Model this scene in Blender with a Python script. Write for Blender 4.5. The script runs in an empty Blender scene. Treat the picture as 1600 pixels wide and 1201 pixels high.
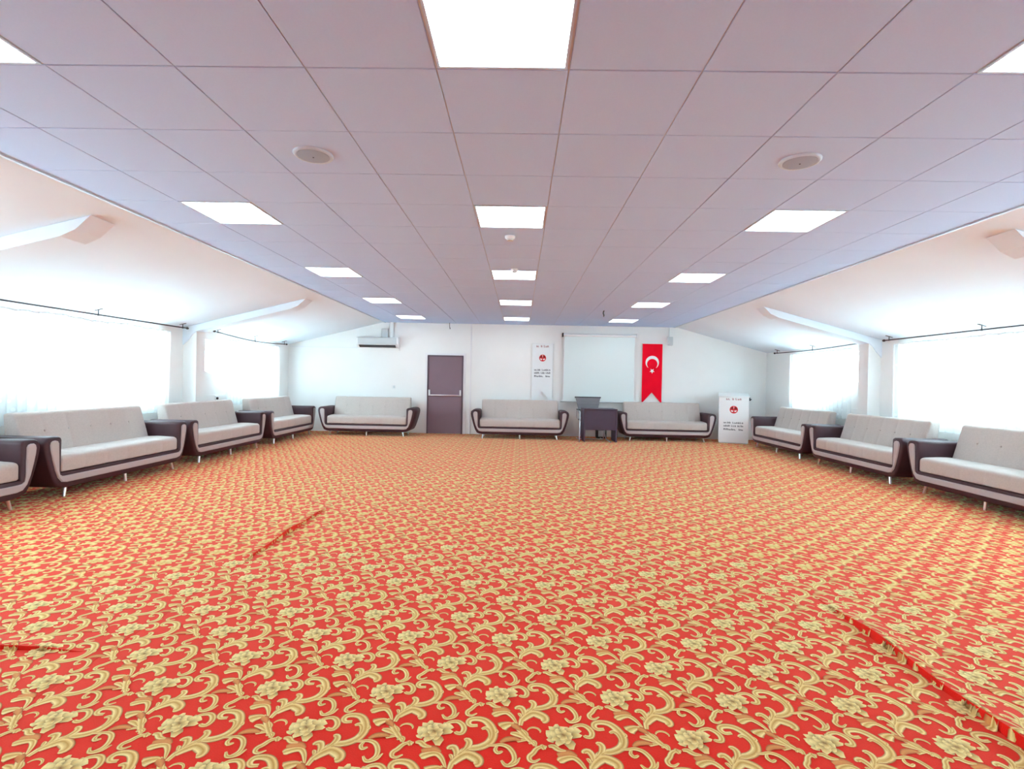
import bpy, math, random
import numpy as np
from mathutils import Matrix, Vector

random.seed(7)
rng = np.random.default_rng(11)
scene = bpy.context.scene
COL = scene.collection

# ------------------------------------------------------------------ camera
CAM_H = 1.335
cam_data = bpy.data.cameras.new("camera")
cam_data.sensor_fit = 'HORIZONTAL'
cam_data.sensor_width = 36.0
cam_data.lens = 803.0 * 36.0 / 1600.0
cam_data.clip_start = 0.05
cam_data.clip_end = 200
cam = bpy.data.objects.new("camera", cam_data)
COL.objects.link(cam)


def cam_rotation(yaw, pitch, roll):
    cy, sy, cp, sp, cr, sr = (math.cos(yaw), math.sin(yaw), math.cos(pitch), math.sin(pitch), math.cos(roll), math.sin(roll))
    rz = np.array([[cy, -sy, 0], [sy, cy, 0], [0, 0, 1]])
    b = np.array([[1, 0, 0], [0, 0, -1], [0, 1, 0]])
    rp = np.array([[1, 0, 0], [0, cp, -sp], [0, sp, cp]])
    rr = np.array([[cr, -sr, 0], [sr, cr, 0], [0, 0, 1]])
    return rr @ rp @ b @ rz


_r = cam_rotation(-0.0161, 0.0063, 0.0195)
cam.matrix_world = Matrix(((_r[0][0], -_r[1][0], -_r[2][0], 0),
                           (_r[0][1], -_r[1][1], -_r[2][1], 0),
                           (_r[0][2], -_r[1][2], -_r[2][2], CAM_H),
                           (0, 0, 0, 1)))
scene.camera = cam

# ------------------------------------------------------------------ sky, exposure
SKY = 14.0            # bright overcast sky outside the windows
PANEL = 5.6          # radiance of the ceiling light panels
world = bpy.data.worlds.new("overcast_sky")
scene.world = world
world.use_nodes = True
_bg = world.node_tree.nodes["Background"]
_bg.inputs[0].default_value = (0.72, 0.89, 1.0, 1)
_bg.inputs[1].default_value = SKY
scene.view_settings.view_transform = 'Standard'
scene.view_settings.look = 'None'
scene.view_settings.gamma = 1.0
scene.view_settings.use_curve_mapping = False
scene.view_settings.exposure = 0.72

# ------------------------------------------------------------------ room dimensions (metres)
CEIL = 2.742                     # underside of the tile ceiling
XL, XR = -5.81, 6.06             # side walls
YB, YF = 12.77, -2.5             # back wall, wall behind the camera
XE, XS = -3.4085, 3.7915         # edges of the tile field
GX, GY, T = -0.4085, 2.3294, 0.6  # tile grid origin and pitch
KNEE = 2.15                      # height where the roof slope meets the side wall
SEAM_L, SEAM_R = -1.955, 1.905   # carpet seams

# ------------------------------------------------------------------ helpers


def srgb(r, g, b):
    def f(c):
        c /= 255.0
        return c / 12.92 if c <= 0.04045 else ((c + 0.055) / 1.055) ** 2.4
    return (f(r), f(g), f(b), 1.0)


def mat(name, col, rough=0.6, metal=0.0, spec=0.5, noise=None, bump=None, sheen=0.0, coat=0.0):
    m = bpy.data.materials.new(name)
    m.use_nodes = True
    nt = m.node_tree
    p = nt.nodes["Principled BSDF"]
    p.inputs["Base Color"].default_value = col
    p.inputs["Roughness"].default_value = rough
    p.inputs["Metallic"].default_value = metal
    p.inputs["Specular IOR Level"].default_value = spec
    p.inputs["Sheen Weight"].default_value = sheen
    p.inputs["Coat Weight"].default_value = coat
    if noise or bump:
        tc = nt.nodes.new("ShaderNodeTexCoord")
    if noise:
        sc, amt = noise
        n = nt.nodes.new("ShaderNodeTexNoise")
        n.inputs["Scale"].default_value = sc
        n.inputs["Detail"].default_value = 5
        nt.links.new(tc.outputs["Object"], n.inputs["Vector"])
        r = nt.nodes.new("ShaderNodeValToRGB")
        r.color_ramp.elements[0].position = 0.3
        r.color_ramp.elements[1].position = 0.7
        r.color_ramp.elements[0].color = [c * (1 - amt) for c in col[:3]] + [1]
        r.color_ramp.elements[1].color = [min(1, c * (1 + amt)) for c in col[:3]] + [1]
        nt.links.new(n.outputs["Fac"], r.inputs["Fac"])
        nt.links.new(r.outputs["Color"], p.inputs["Base Color"])
    if bump:
        sc, st, dist = bump
        n2 = nt.nodes.new("ShaderNodeTexNoise")
        n2.inputs["Scale"].default_value = sc
        n2.inputs["Detail"].default_value = 3
        nt.links.new(tc.outputs["Object"], n2.inputs["Vector"])
        b = nt.nodes.new("ShaderNodeBump")
        b.inputs["Strength"].default_value = st
        b.inputs["Distance"].default_value = dist
        nt.links.new(n2.outputs["Fac"], b.inputs["Height"])
        nt.links.new(b.outputs["Normal"], p.inputs["Normal"])
    return m


class MB:
    """collects faces for one mesh"""

    def __init__(self):
        self.v = []
        self.f = []
        self.mi = []
        self.cur = 0

    def add(self, verts, faces):
        o = len(self.v)
        self.v.extend([tuple(p) for p in verts])
        self.f.extend([tuple(i + o for i in f) for f in faces])
        self.mi.extend([self.cur] * len(faces))
        return self

    def box(self, x0, x1, y0, y1, z0, z1):
        x0, x1 = min(x0, x1), max(x0, x1)
        y0, y1 = min(y0, y1), max(y0, y1)
        z0, z1 = min(z0, z1), max(z0, z1)
        return self.add([(x0, y0, z0), (x1, y0, z0), (x1, y1, z0), (x0, y1, z0),
                         (x0, y0, z1), (x1, y0, z1), (x1, y1, z1), (x0, y1, z1)],
                        [(0, 3, 2, 1), (4, 5, 6, 7), (0, 1, 5, 4), (1, 2, 6, 5), (2, 3, 7, 6), (3, 0, 4, 7)])

    def bbox(self, x0, x1, y0, y1, z0, z1, b=0.01):
        """box with chamfered edges: profile in xy stacked in z"""
        pr = [(x0 + b, y0), (x1 - b, y0), (x1, y0 + b), (x1, y1 - b), (x1 - b, y1), (x0 + b, y1), (x0, y1 - b), (x0, y0 + b)]
        return self.prism(pr, [(z0, b), (z0 + b, 0), (z1 - b, 0), (z1, b)], 'z')

    def prism(self, prof, stations, axis='y'):
        """closed 2-D profile swept along an axis; a station is (position, inset)"""
        n = len(prof)
        area = sum(prof[i][0] * prof[(i + 1) % n][1] - prof[(i + 1) % n][0] * prof[i][1] for i in range(n))
        sg = 1 if area > 0 else -1
        nor = []
        for i in range(n):
            ax, ay = prof[i - 1]
            bx, by = prof[i]
            cx, cy = prof[(i + 1) % n]
            d1 = Vector((by - ay, -(bx - ax))) * sg
            d2 = Vector((cy - by, -(cx - bx))) * sg
            d1 = d1.normalized() if d1.length > 1e-9 else d1
            d2 = d2.normalized() if d2.length > 1e-9 else d2
            s = d1 + d2
            s = s.normalized() if s.length > 1e-6 else d1
            nor.append(s / max(0.5, s.dot(d1)))
        vs = []
        for t, ins in stations:
            for (a, b), k in zip(prof, nor):
                d = ins(a, b) if callable(ins) else ins
                a2, b2 = a - k[0] * d, b - k[1] * d
                vs.append({'x': (t, a2, b2), 'y': (a2, t, b2), 'z': (a2, b2, t)}[axis])
        fs = []
        m = len(stations)
        flip = (sg > 0) == (axis == 'y')
        for s in range(m - 1):
            for i in range(n):
                q = (s * n + i, s * n + (i + 1) % n, (s + 1) * n + (i + 1) % n, (s + 1) * n + i)
                fs.append(q[::-1] if flip else q)
        c0 = tuple(range(n))
        c1 = tuple((m - 1) * n + i for i in range(n))
        fs.append(c0 if flip else c0[::-1])
        fs.append(c1[::-1] if flip else c1)
        return self.add(vs, fs)

    def tube(self, pts, rad, n=8, cap=True):
        pts = [Vector(p) for p in pts]
        rads = rad if isinstance(rad, (list, tuple)) else [rad] * len(pts)
        vs, fs = [], []
        up = None
        for i, p in enumerate(pts):
            d = (pts[min(i + 1, len(pts) - 1)] - pts[max(i - 1, 0)]).normalized()
            if up is None:
                up = Vector((0, 0, 1)) if abs(d.z) < 0.9 else Vector((1, 0, 0))
            a = d.cross(up).normalized()
            b = a.cross(d).normalized()
            up = b
            for k in range(n):
                t = 2 * math.pi * k / n
                vs.append(p + a * math.cos(t) * rads[i] + b * math.sin(t) * rads[i])
        for i in range(len(pts) - 1):
            for k in range(n):
                fs.append((i * n + k, i * n + (k + 1) % n, (i + 1) * n + (k + 1) % n, (i + 1) * n + k))
        if cap:
            fs.append(tuple(range(n))[::-1])
            fs.append(tuple((len(pts) - 1) * n + k for k in range(n)))
        return self.add(vs, fs)

    def lathe(self, prof, n=24, c=(0, 0, 0), axis='z'):
        vs, fs = [], []
        for r, h in prof:
            for k in range(n):
                t = 2 * math.pi * k / n
                x, y = r * math.cos(t), r * math.sin(t)
                p = {'z': (x, y, h), 'y': (x, h, y), 'x': (h, x, y)}[axis]
                vs.append((p[0] + c[0], p[1] + c[1], p[2] + c[2]))
        for i in range(len(prof) - 1):
            for k in range(n):
                fs.append((i * n + k, i * n + (k + 1) % n, (i + 1) * n + (k + 1) % n, (i + 1) * n + k))
        fs.append(tuple(range(n))[::-1])
        fs.append(tuple((len(prof) - 1) * n + k for k in range(n)))
        return self.add(vs, fs)

    def mesh(self, name, mats, smooth=None):
        me = bpy.data.meshes.new(name)
        me.from_pydata(self.v, [], self.f)
        for m in (mats if isinstance(mats, (list, tuple)) else [mats]):
            me.materials.append(m)
        if any(self.mi):
            me.polygons.foreach_set("material_index", self.mi)
        if smooth:
            me.polygons.foreach_set("use_smooth", [True] * len(me.polygons))
            me.set_sharp_from_angle(angle=math.radians(smooth))
        me.update()
        return me

    def build(self, name, mats, parent=None, smooth=None, loc=None):
        o = bpy.data.objects.new(name, self.mesh(name, mats, smooth))
        COL.objects.link(o)
        if parent is not None:
            o.parent = parent
        if loc is not None:
            o.location = loc
        return o


def tag(o, label=None, cat=None, group=None, kind=None):
    if label:
        o["label"] = label
    if cat:
        o["category"] = cat
    if group:
        o["group"] = group
    if kind:
        o["kind"] = kind
    return o


def empty(name, loc=(0, 0, 0), rz=0.0):
    o = bpy.data.objects.new(name, None)
    COL.objects.link(o)
    o.location = loc
    o.rotation_euler = (0, 0, rz)
    o.empty_display_size = 0.1
    return o


def share(name, me, parent, loc=(0, 0, 0), rot=(0, 0, 0)):
    o = bpy.data.objects.new(name, me)
    COL.objects.link(o)
    o.parent = parent
    o.location = loc
    o.rotation_euler = rot
    return o


def copy_tree(o, parent=None):
    c = o.copy()
    COL.objects.link(c)
    c.parent = parent
    for ch in o.children:
        copy_tree(ch, c)
    return c


def arc(cx, cy, r, a0, a1, n):
    return [(cx + r * math.cos(math.radians(a0 + (a1 - a0) * i / n)), cy + r * math.sin(math.radians(a0 + (a1 - a0) * i / n))) for i in range(n + 1)]


def rounded(poly, r, n=4):
    """round the corners of a convex polygon; r per corner or one value"""
    out = []
    m = len(poly)
    for i in range(m):
        rr = r[i] if isinstance(r, (list, tuple)) else r
        p = Vector(poly[i])
        a = (Vector(poly[i - 1]) - p)
        b = (Vector(poly[(i + 1) % m]) - p)
        k = min(rr, a.length * 0.45, b.length * 0.45)
        a, b = p + a.normalized() * k, p + b.normalized() * k
        for j in range(n + 1):
            t = j / n
            q = a * (1 - t) ** 2 + p * 2 * t * (1 - t) + b * t * t
            out.append((q.x, q.y))
    return out


# ------------------------------------------------------------------ materials
M_WALL = mat("white_wall_paint", srgb(244, 244, 242), 0.85, spec=0.2, noise=(1.5, 0.015), bump=(180, 0.08, 0.002))
M_SLOPE = mat("white_plaster_slope", srgb(232, 243, 252), 0.9, spec=0.2, noise=(1.2, 0.015), bump=(120, 0.06, 0.002))
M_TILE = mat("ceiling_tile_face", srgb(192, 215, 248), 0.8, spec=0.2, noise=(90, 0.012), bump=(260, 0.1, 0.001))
M_GRID = mat("ceiling_grid_metal", srgb(205, 203, 208), 0.5)
M_TRIM = mat("white_metal_trim", srgb(240, 240, 242), 0.4)
M_ALU = mat("pale_aluminium_edge", srgb(196, 214, 230), 0.45)
M_SHADOW_LINE = mat("painted_shadow_grey", srgb(78, 76, 80), 0.7)  # shade colour for the dark line along the ceiling edge
M_PVC = mat("white_plastic", srgb(240, 241, 241), 0.35)
M_PVC_GREY = mat("pale_grey_plastic", srgb(205, 212, 214), 0.4)
M_DARK = mat("dark_plastic", srgb(38, 38, 42), 0.45)
M_FABRIC = mat("grey_beige_upholstery", srgb(200, 188, 181), 0.9, spec=0.15, noise=(60, 0.05), bump=(900, 0.25, 0.001), sheen=0.15)
M_PANEL = mat("light_taupe_leatherette", srgb(190, 179, 178), 0.5, spec=0.3, bump=(500, 0.05, 0.001))
M_BROWN = mat("dark_brown_leatherette", srgb(66, 42, 49), 0.5, spec=0.4, noise=(30, 0.06), bump=(350, 0.1, 0.001))
M_CHROME = mat("polished_chrome", srgb(236, 238, 242), 0.3, metal=1.0)
M_DOOR = mat("mauve_brown_painted_steel", srgb(128, 106, 117), 0.4, noise=(3, 0.03))
M_DOORFRAME = mat("dark_door_frame_paint", srgb(88, 72, 84), 0.45)
M_ROD = mat("dark_bronze_metal", srgb(58, 48, 50), 0.4, metal=0.6)
M_TABLE = mat("dark_plum_laminate", srgb(70, 56, 76), 0.45, noise=(8, 0.05))
M_MESH = mat("grey_mesh_fabric", srgb(128, 125, 130), 0.85, bump=(600, 0.4, 0.001))
M_SCREEN = mat("projection_screen_cloth", srgb(228, 240, 240), 0.9, spec=0.1)
M_BANNER = mat("white_banner_cloth", srgb(240, 243, 244), 0.85, spec=0.1)
M_RED = mat("flag_red_cloth", srgb(250, 12, 44), 0.8, spec=0.1, noise=(6, 0.04))
M_FLAGWHITE = mat("flag_white_cloth", srgb(245, 240, 240), 0.85, spec=0.1)
M_EMBLEM = mat("emblem_red_print", srgb(214, 30, 34), 0.7)
M_EMBLEM_DARK = mat("emblem_maroon_print", srgb(120, 26, 24), 0.7)
M_INK = mat("dark_ink_print", srgb(58, 68, 76), 0.8)
M_INK_RED = mat("red_ink_print", srgb(178, 110, 112), 0.8)
M_GREYGRILLE = mat("speaker_grille_grey", srgb(158, 172, 192), 0.7, bump=(700, 0.5, 0.002))
M_SLAB = mat("concrete_slab", srgb(150, 148, 146), 0.9)


def emission(name, col, strength):
    m = bpy.data.materials.new(name)
    m.use_nodes = True
    nt = m.node_tree
    nt.nodes.clear()
    e = nt.nodes.new("ShaderNodeEmission")
    e.inputs[0].default_value = col
    e.inputs[1].default_value = strength
    o = nt.nodes.new("ShaderNodeOutputMaterial")
    nt.links.new(e.outputs[0], o.inputs[0])
    return m


M_LED = emission("led_diffuser_glow", (0.86, 0.95, 1.0, 1), PANEL)


def glass_mat():
    m = bpy.data.materials.new("window_glass")
    m.use_nodes = True
    nt = m.node_tree
    nt.nodes.clear()
    tr = nt.nodes.new("ShaderNodeBsdfTransparent")
    tr.inputs[0].default_value = (0.93, 0.97, 0.96, 1)
    gl = nt.nodes.new("ShaderNodeBsdfGlossy")
    gl.inputs["Roughness"].default_value = 0.02
    mx = nt.nodes.new("ShaderNodeMixShader")
    mx.inputs[0].default_value = 0.06
    o = nt.nodes.new("ShaderNodeOutputMaterial")
    nt.links.new(tr.outputs[0], mx.inputs[1])
    nt.links.new(gl.outputs[0], mx.inputs[2])
    nt.links.new(mx.outputs[0], o.inputs[0])
    return m


def curtain_mat():
    m = bpy.data.materials.new("white_sheer_curtain")
    m.use_nodes = True
    nt = m.node_tree
    nt.nodes.clear()
    df = nt.nodes.new("ShaderNodeBsdfDiffuse")
    df.inputs[0].default_value = (0.86, 0.89, 0.90, 1)
    tl = nt.nodes.new("ShaderNodeBsdfTranslucent")
    tl.inputs[0].default_value = (0.88, 0.93, 0.94, 1)
    tp = nt.nodes.new("ShaderNodeBsdfTransparent")
    tp.inputs[0].default_value = (0.96, 0.98, 0.98, 1)
    m1 = nt.nodes.new("ShaderNodeMixShader")
    m1.inputs[0].default_value = 0.6
    m2 = nt.nodes.new("ShaderNodeMixShader")
    # fine embroidered motif: denser thread dots in the sheer cloth
    tc = nt.nodes.new("ShaderNodeTexCoord")
    vo = nt.nodes.new("ShaderNodeTexVoronoi")
    vo.inputs["Scale"].default_value = 9
    nt.links.new(tc.outputs["Object"], vo.inputs["Vector"])
    rp = nt.nodes.new("ShaderNodeValToRGB")
    rp.color_ramp.elements[0].position = 0.16
    rp.color_ramp.elements[0].color = (0.06, 0.06, 0.06, 1)
    rp.color_ramp.elements[1].position = 0.24
    rp.color_ramp.elements[1].color = (0.22, 0.22, 0.22, 1)
    nt.links.new(vo.outputs["Distance"], rp.inputs["Fac"])
    nt.links.new(rp.outputs["Color"], m2.inputs[0])
    o = nt.nodes.new("ShaderNodeOutputMaterial")
    nt.links.new(df.outputs[0], m1.inputs[1])
    nt.links.new(tl.outputs[0], m1.inputs[2])
    nt.links.new(m1.outputs[0], m2.inputs[1])
    nt.links.new(tp.outputs[0], m2.inputs[2])
    nt.links.new(m2.outputs[0], o.inputs[0])
    return m


M_GLASS = glass_mat()
M_CURTAIN = curtain_mat()


def carpet_mat(name, attr=None, col=None):
    m = bpy.data.materials.new(name)
    m.use_nodes = True
    nt = m.node_tree
    p = nt.nodes["Principled BSDF"]
    p.inputs["Roughness"].default_value = 0.95
    p.inputs["Specular IOR Level"].default_value = 0.1
    p.inputs["Sheen Weight"].default_value = CARPET_SHEEN
    p.inputs["Sheen Roughness"].default_value = 0.45
    p.inputs["Sheen Tint"].default_value = (1.0, 0.86, 0.58, 1)
    tc = nt.nodes.new("ShaderNodeTexCoord")
    n = nt.nodes.new("ShaderNodeTexNoise")
    n.inputs["Scale"].default_value = 220
    n.inputs["Detail"].default_value = 2
    nt.links.new(tc.outputs["Object"], n.inputs["Vector"])
    mp = nt.nodes.new("ShaderNodeMapRange")
    mp.inputs["To Min"].default_value = 0.86
    mp.inputs["To Max"].default_value = 1.14
    nt.links.new(n.outputs["Fac"], mp.inputs["Value"])
    mul = nt.nodes.new("ShaderNodeVectorMath")
    mul.operation = 'SCALE'
    nt.links.new(mp.outputs[0], mul.inputs["Scale"])
    if attr:
        a = nt.nodes.new("ShaderNodeAttribute")
        a.attribute_name = attr
        nt.links.new(a.outputs["Color"], mul.inputs[0])
    else:
        mul.inputs[0].default_value = col[:3]
    nt.links.new(mul.outputs[0], p.inputs["Base Color"])
    b = nt.nodes.new("ShaderNodeBump")
    b.inputs["Strength"].default_value = 0.3
    b.inputs["Distance"].default_value = 0.003
    nt.links.new(n.outputs["Fac"], b.inputs["Height"])
    nt.links.new(b.outputs["Normal"], p.inputs["Normal"])
    return m


CARPET_SHEEN = 0.3
C_RED = srgb(234, 26, 15)
M_CARPET = carpet_mat("red_carpet_pile", col=C_RED)
M_MOTIF = carpet_mat("gold_floral_pile", attr="pile")

# ------------------------------------------------------------------ floor and carpet
floor_o = MB().box(XL - 0.2, XR + 0.2, YF - 0.2, YB + 0.2, -0.12, -0.004).build("floor", M_SLAB)
tag(floor_o, "wide floor fully covered in red and gold floral carpet", "floor", kind="structure")


def sstep(a, b, x):
    t = np.clip((x - a) / (b - a), 0, 1)
    return t * t * (3 - 2 * t)


def lift(x, y):
    """height of the loose carpet edges and creases"""
    x = np.asarray(x, float)
    y = np.asarray(y, float)
    z = np.zeros(np.broadcast(x, y).shape)
    left = x <= SEAM_L + 1e-6
    bell = sstep(3.55, 4.0, y) * (1 - sstep(4.7, 5.35, y)) * (0.75 + 0.25 * np.sin(y * 9))
    z = z + np.where(left, 0.040 * bell * np.clip(1 - (SEAM_L - x) / 0.16, 0, 1), 0)
    ridge = np.clip(1 - (y - 2.42) / 0.14, 0, 1) * (y >= 2.42)
    z = z + np.where(left, 0.022 * ridge * sstep(-3.4, -2.7, x) * (1 - sstep(-2.35, -2.02, x)), 0)
    right = x >= SEAM_R - 1e-6
    bell2 = sstep(1.55, 2.0, y) * (1 - sstep(2.7, 3.35, y)) * (0.8 + 0.2 * np.sin(y * 7 + 1))
    z = z + np.where(right, 0.048 * bell2 * np.clip(1 - (x - SEAM_R) / 0.2, 0, 1), 0)
    return z


def carpet_strip(x0, x1, xs_fine, label):
    ys = np.unique(np.round(np.concatenate([np.arange(YF, YB, 0.07), [YB, 2.415, 2.4199, 2.42, 2.44, 2.47, 2.5, 2.53, 2.56]]), 4))
    xs = np.unique(np.round(np.concatenate([np.linspace(x0, x1, 9), xs_fine]), 4))
    gx, gy = np.meshgrid(xs, ys)
    gz = lift(gx, gy)
    nx, ny = len(xs), len(ys)
    v = np.stack([gx, gy, gz], -1).reshape(-1, 3).tolist()
    f = []
    for j in range(ny - 1):
        for i in range(nx - 1):
            a = j * nx + i
            f.append((a, a + 1, a + nx + 1, a + nx))
    mb = MB()
    mb.add(v, f)
    # cut edge of the pile, down to the underlay
    for xe in (x0, x1):
        zz = lift(np.full(ny, xe), ys)
        vv = []
        for y, z in zip(ys, zz):
            vv.append((xe, y, z))
            vv.append((xe, y, -0.004))
        mb.add(vv, [(2 * k, 2 * k + 1, 2 * k + 3, 2 * k + 2) for k in range(ny - 1)])
    o = mb.build("carpet_strip", M_CARPET, floor_o)
    o["label"] = label
    return o


strips = [
    carpet_strip(XL, SEAM_L, np.concatenate([np.linspace(SEAM_L - 0.2, SEAM_L, 11), np.linspace(-3.5, -2.0, 16)]), "left width of red carpet with a lifted edge along its seam"),
    carpet_strip(SEAM_L + 0.002, SEAM_R - 0.002, [], "middle width of red carpet"),
    carpet_strip(SEAM_R, XR, np.linspace(SEAM_R, SEAM_R + 0.24, 13), "right width of red carpet with a lifted edge along its seam"),
]

# one repeat of the woven motif, millimetres from the flower: width, faded, taper, points
FLOWER0 = (-0.306, 1.935)
LAT_A = 0.4885
LAT_B = (0.2442, 0.2385)
STROKES = [
    (13, 0, 't', [37,38,57,58,86,64,107,48,117,22,110,-2,92,-2,85,6]),
    (6, 0, 'b', [-130,23,-122,36,-107,42,-90,37,-80,23,-81,13]),
    (21, 0, 'm', [167,44,141,42,129,59,137,78,163,84,190,77,211,55,226,22,230,-10,222,-40,206,-60,180,-75,150,-82,127,-96,108,-120,97,-144,91,-168,88,-188]),
    (12, 0, 't', [218,-29,220,-4,214,19,200,31,184,23]),
    (8, 0, 'b', [231,4,243,9,241,25]),
    (15, 0, 't', [103,-124,101,-99,90,-78,76,-81,74,-90]),
    (14, 0, 't', [121,-102,137,-81,144,-54,136,-37,124,-40]),
    (9, 0, 'b', [144,-85,168,-84,195,-77]),
    (24, 0, 't', [95,-156,113,-132,138,-112,162,-119,181,-135,184,-153,172,-161]),
    (9, 0, 'b', [90,-137,85,-121,78,-115]),
    (22, 1, 'b', [-24,-102,-1,-95,23,-94,46,-106]),
    (16, 0, 'h', [-22,-133,-8,-123,15,-113,36,-114,54,-134,66,-158,75,-180]),
    (14, 0, 'b', [-54,-59,-35,-58,-17,-75,9,-80]),
    (12, 0, 'b', [-59,-63,-78,-62,-97,-74,-110,-96,-124,-113,-122,-132,-106,-137,-86,-123]),
    (14, 0, 'b', [-69,-77,-75,-60,-71,-53]),
    (15, 0, 'b', [-189,67,-164,33,-140,-4,-118,-35,-97,-61]),
    (15, 0, 'b', [-194,6,-168,0,-141,-20]),
    (10, 0, 'b', [-168,-41,-154,-32,-132,-31]),
    (10, 0, 'b', [-147,25,-134,6,-130,-17]),
    (9, 0, 'b', [-124,-51,-115,-35,-103,-39,-101,-54,-111,-59]),
    (12, 0, 'm', [-35,174,-8,176,19,180,46,167,64,135,66,104,50,83,31,77]),
    (10, 0, 'b', [21,102,34,82,51,80,73,92,86,118]),
    (9, 0, 't', [3,171,-3,154,7,138,24,147]),
    (24, 0, 'h', [256,36,271,48,290,56,306,57]),
    (16, 1, 'b', [297,54,313,45,332,22]),
    (15, 1, 'b', [14,191,36,209,64,213,90,206]),
]

C_HI = np.array(srgb(253, 230, 158)[:3])
C_MID = np.array(srgb(232, 176, 88)[:3])
C_EDGE = np.array(srgb(172, 84, 38)[:3])
C_OLIVE = np.array(srgb(158, 104, 42)[:3])
C_FADE = np.array(srgb(214, 128, 74)[:3])


def catmull(p, per):
    p = np.asarray(p, float)
    q = np.vstack([2 * p[0] - p[1], p, 2 * p[-1] - p[-2]])
    out = []
    for i in range(len(p) - 1):
        a, b, c, d = q[i:i + 4]
        for t in np.arange(per) / per:
            out.append(0.5 * (2 * b + (c - a) * t + (2 * a - 5 * b + 4 * c - d) * t * t + (3 * b - a - 3 * c + d) * t ** 3))
    out.append(p[-1])
    return np.array(out)


def motif(level):
    """vertices (x, y, layer), faces and colours of one motif at a level of detail"""
    V, F, C = [], [], []

    def put(v, f, c):
        o = len(V)
        V.extend(v)
        C.extend(c)
        F.extend([tuple(i + o for i in q) for q in f])
    per = {0: 3, 1: 2, 2: 1}[level]
    for si, (w, faded, tp, flat) in enumerate(STROKES):
        pts = np.array(flat, float).reshape(-1, 2) / 1000
        c = catmull(pts, per)
        if level == 2 and len(c) > 5:
            c = c[::2] if len(c) % 2 else np.vstack([c[::2], c[-1:]])
        n = len(c)
        t = np.linspace(0, 1, n)
        if tp == 't':
            wd = 0.45 + 0.75 * np.sin(np.pi * np.clip(t * 0.78 + 0.1, 0, 1))
            wd[-1] *= 0.75
        elif tp == 'h':
            wd = 1.25 * (1 - t) ** 0.7 * np.minimum(1, 0.45 + t * 6) + 0.22
        elif tp == 'm':
            wd = 0.5 + 0.6 * np.sin(np.pi * t)
        else:
            wd = 0.3 + 0.85 * np.sin(np.pi * np.clip(t * 0.9 + 0.08, 0, 1))
        wd = wd * w / 1000 * 0.5 * (1.38 if level == 0 else 1.55)
        d = np.gradient(c, axis=0)
        d /= np.linalg.norm(d, axis=1)[:, None] + 1e-9
        nrm = np.stack([-d[:, 1], d[:, 0]], 1)
        if level == 0:
            us = (-1.25, -0.8, 0.1, 0.65, 1.2)
            cs = (C_EDGE, C_HI, C_MID * 0.55 + C_OLIVE * 0.45, C_HI * 0.7 + C_MID * 0.3, C_EDGE)
            if faded:
                cs = (C_EDGE, C_FADE, C_FADE * 0.6 + C_MID * 0.4, C_FADE, C_EDGE)
        else:
            us = (-1.1, 0.1, 1.1)
            cs = (C_EDGE * 0.5 + C_MID * 0.5, C_HI * 0.6 + C_MID * 0.4, C_EDGE * 0.4 + C_MID * 0.6)
            if faded:
                cs = (C_EDGE, C_FADE, C_EDGE)
        k = len(us)
        v, col = [], []
        for i in range(n):
            tipmix = 0.35 * max(0, abs(t[i] - 0.5) * 2 - 0.5)
            for u, cc in zip(us, cs):
                p = c[i] + nrm[i] * u * wd[i]
                v.append((p[0], p[1], 0.0004 * (1.2 - abs(u)) + 0.00004 * si))
                col.append(cc * (1 - tipmix) + C_HI * tipmix if not faded else cc)
        f = [(i * k + j, i * k + j + 1, (i + 1) * k + j + 1, (i + 1) * k + j)[::-1] for i in range(n - 1) for j in range(k - 1)]
        put(v, f, col)
    # the flower: rings of overlapping petals, light tips and brown folds
    r = random.Random(5)
    rings = {0: ((0.066, 9, 0.036), (0.044, 8, 0.031), (0.02, 6, 0.023)), 1: ((0.062, 7, 0.041), (0.028, 5, 0.034)), 2: ((0.05, 5, 0.05),)}[level]
    z = 0.0012
    for rad, num, size in rings:
        off = r.random()
        for q in range(num):
            jit = 1.0 if level == 0 else 0.3
            a = 2 * math.pi * (q + off) / num + r.uniform(-0.35, 0.35) * jit
            rd = rad * (1 + r.uniform(-0.25, 0.2) * jit)
            sz = size * (1 + r.uniform(-0.3, 0.3) * jit)
            cx, cy = math.cos(a) * rd * 0.72 + 0.004, math.sin(a) * rd * 0.66
            m = {0: 9, 1: 6, 2: 5}[level]
            shade = r.uniform(0.0, 1.0)
            # petals are paler on the upper left of the bloom, browner on the lower right
            side = 0.5 - 0.5 * (math.cos(a) * 0.6 - math.sin(a) * 0.8)
            v, col = [], []
            v.append((cx + math.cos(a) * sz * 0.1, cy + math.sin(a) * sz * 0.1, z + 0.0005))
            k = min(1.0, 0.15 + 0.45 * shade + 0.5 * side)
            col.append(C_HI * k * 0.9 + C_MID * (1 - k) * 0.85)
            for e in range(m):
                b = 2 * math.pi * e / m
                rr = sz * (0.62 + 0.12 * math.cos(3 * b + shade * 3))
                px = math.cos(b) * rr * 0.95
                py = math.sin(b) * rr * (0.7 + 0.25 * shade)
                v.append((cx + px * math.cos(a) - py * math.sin(a), cy + px * math.sin(a) + py * math.cos(a), z))
                edge = 0.5 + 0.5 * math.cos(b)
                dark = C_EDGE * 0.25 + C_OLIVE * 0.35
                col.append(dark * (1 - edge) + C_HI * edge if level == 0 else C_MID * 0.6 + C_HI * 0.4 * edge + C_EDGE * 0.4 * (1 - edge))
            f = [(0, 1 + e, 1 + (e + 1) % m) for e in range(m)]
            put(v, f, col)
            z += 0.00003
        z += 0.0004
    return np.array(V), F, np.array(C)


LOD = [motif(0), motif(1), motif(2)]


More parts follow.
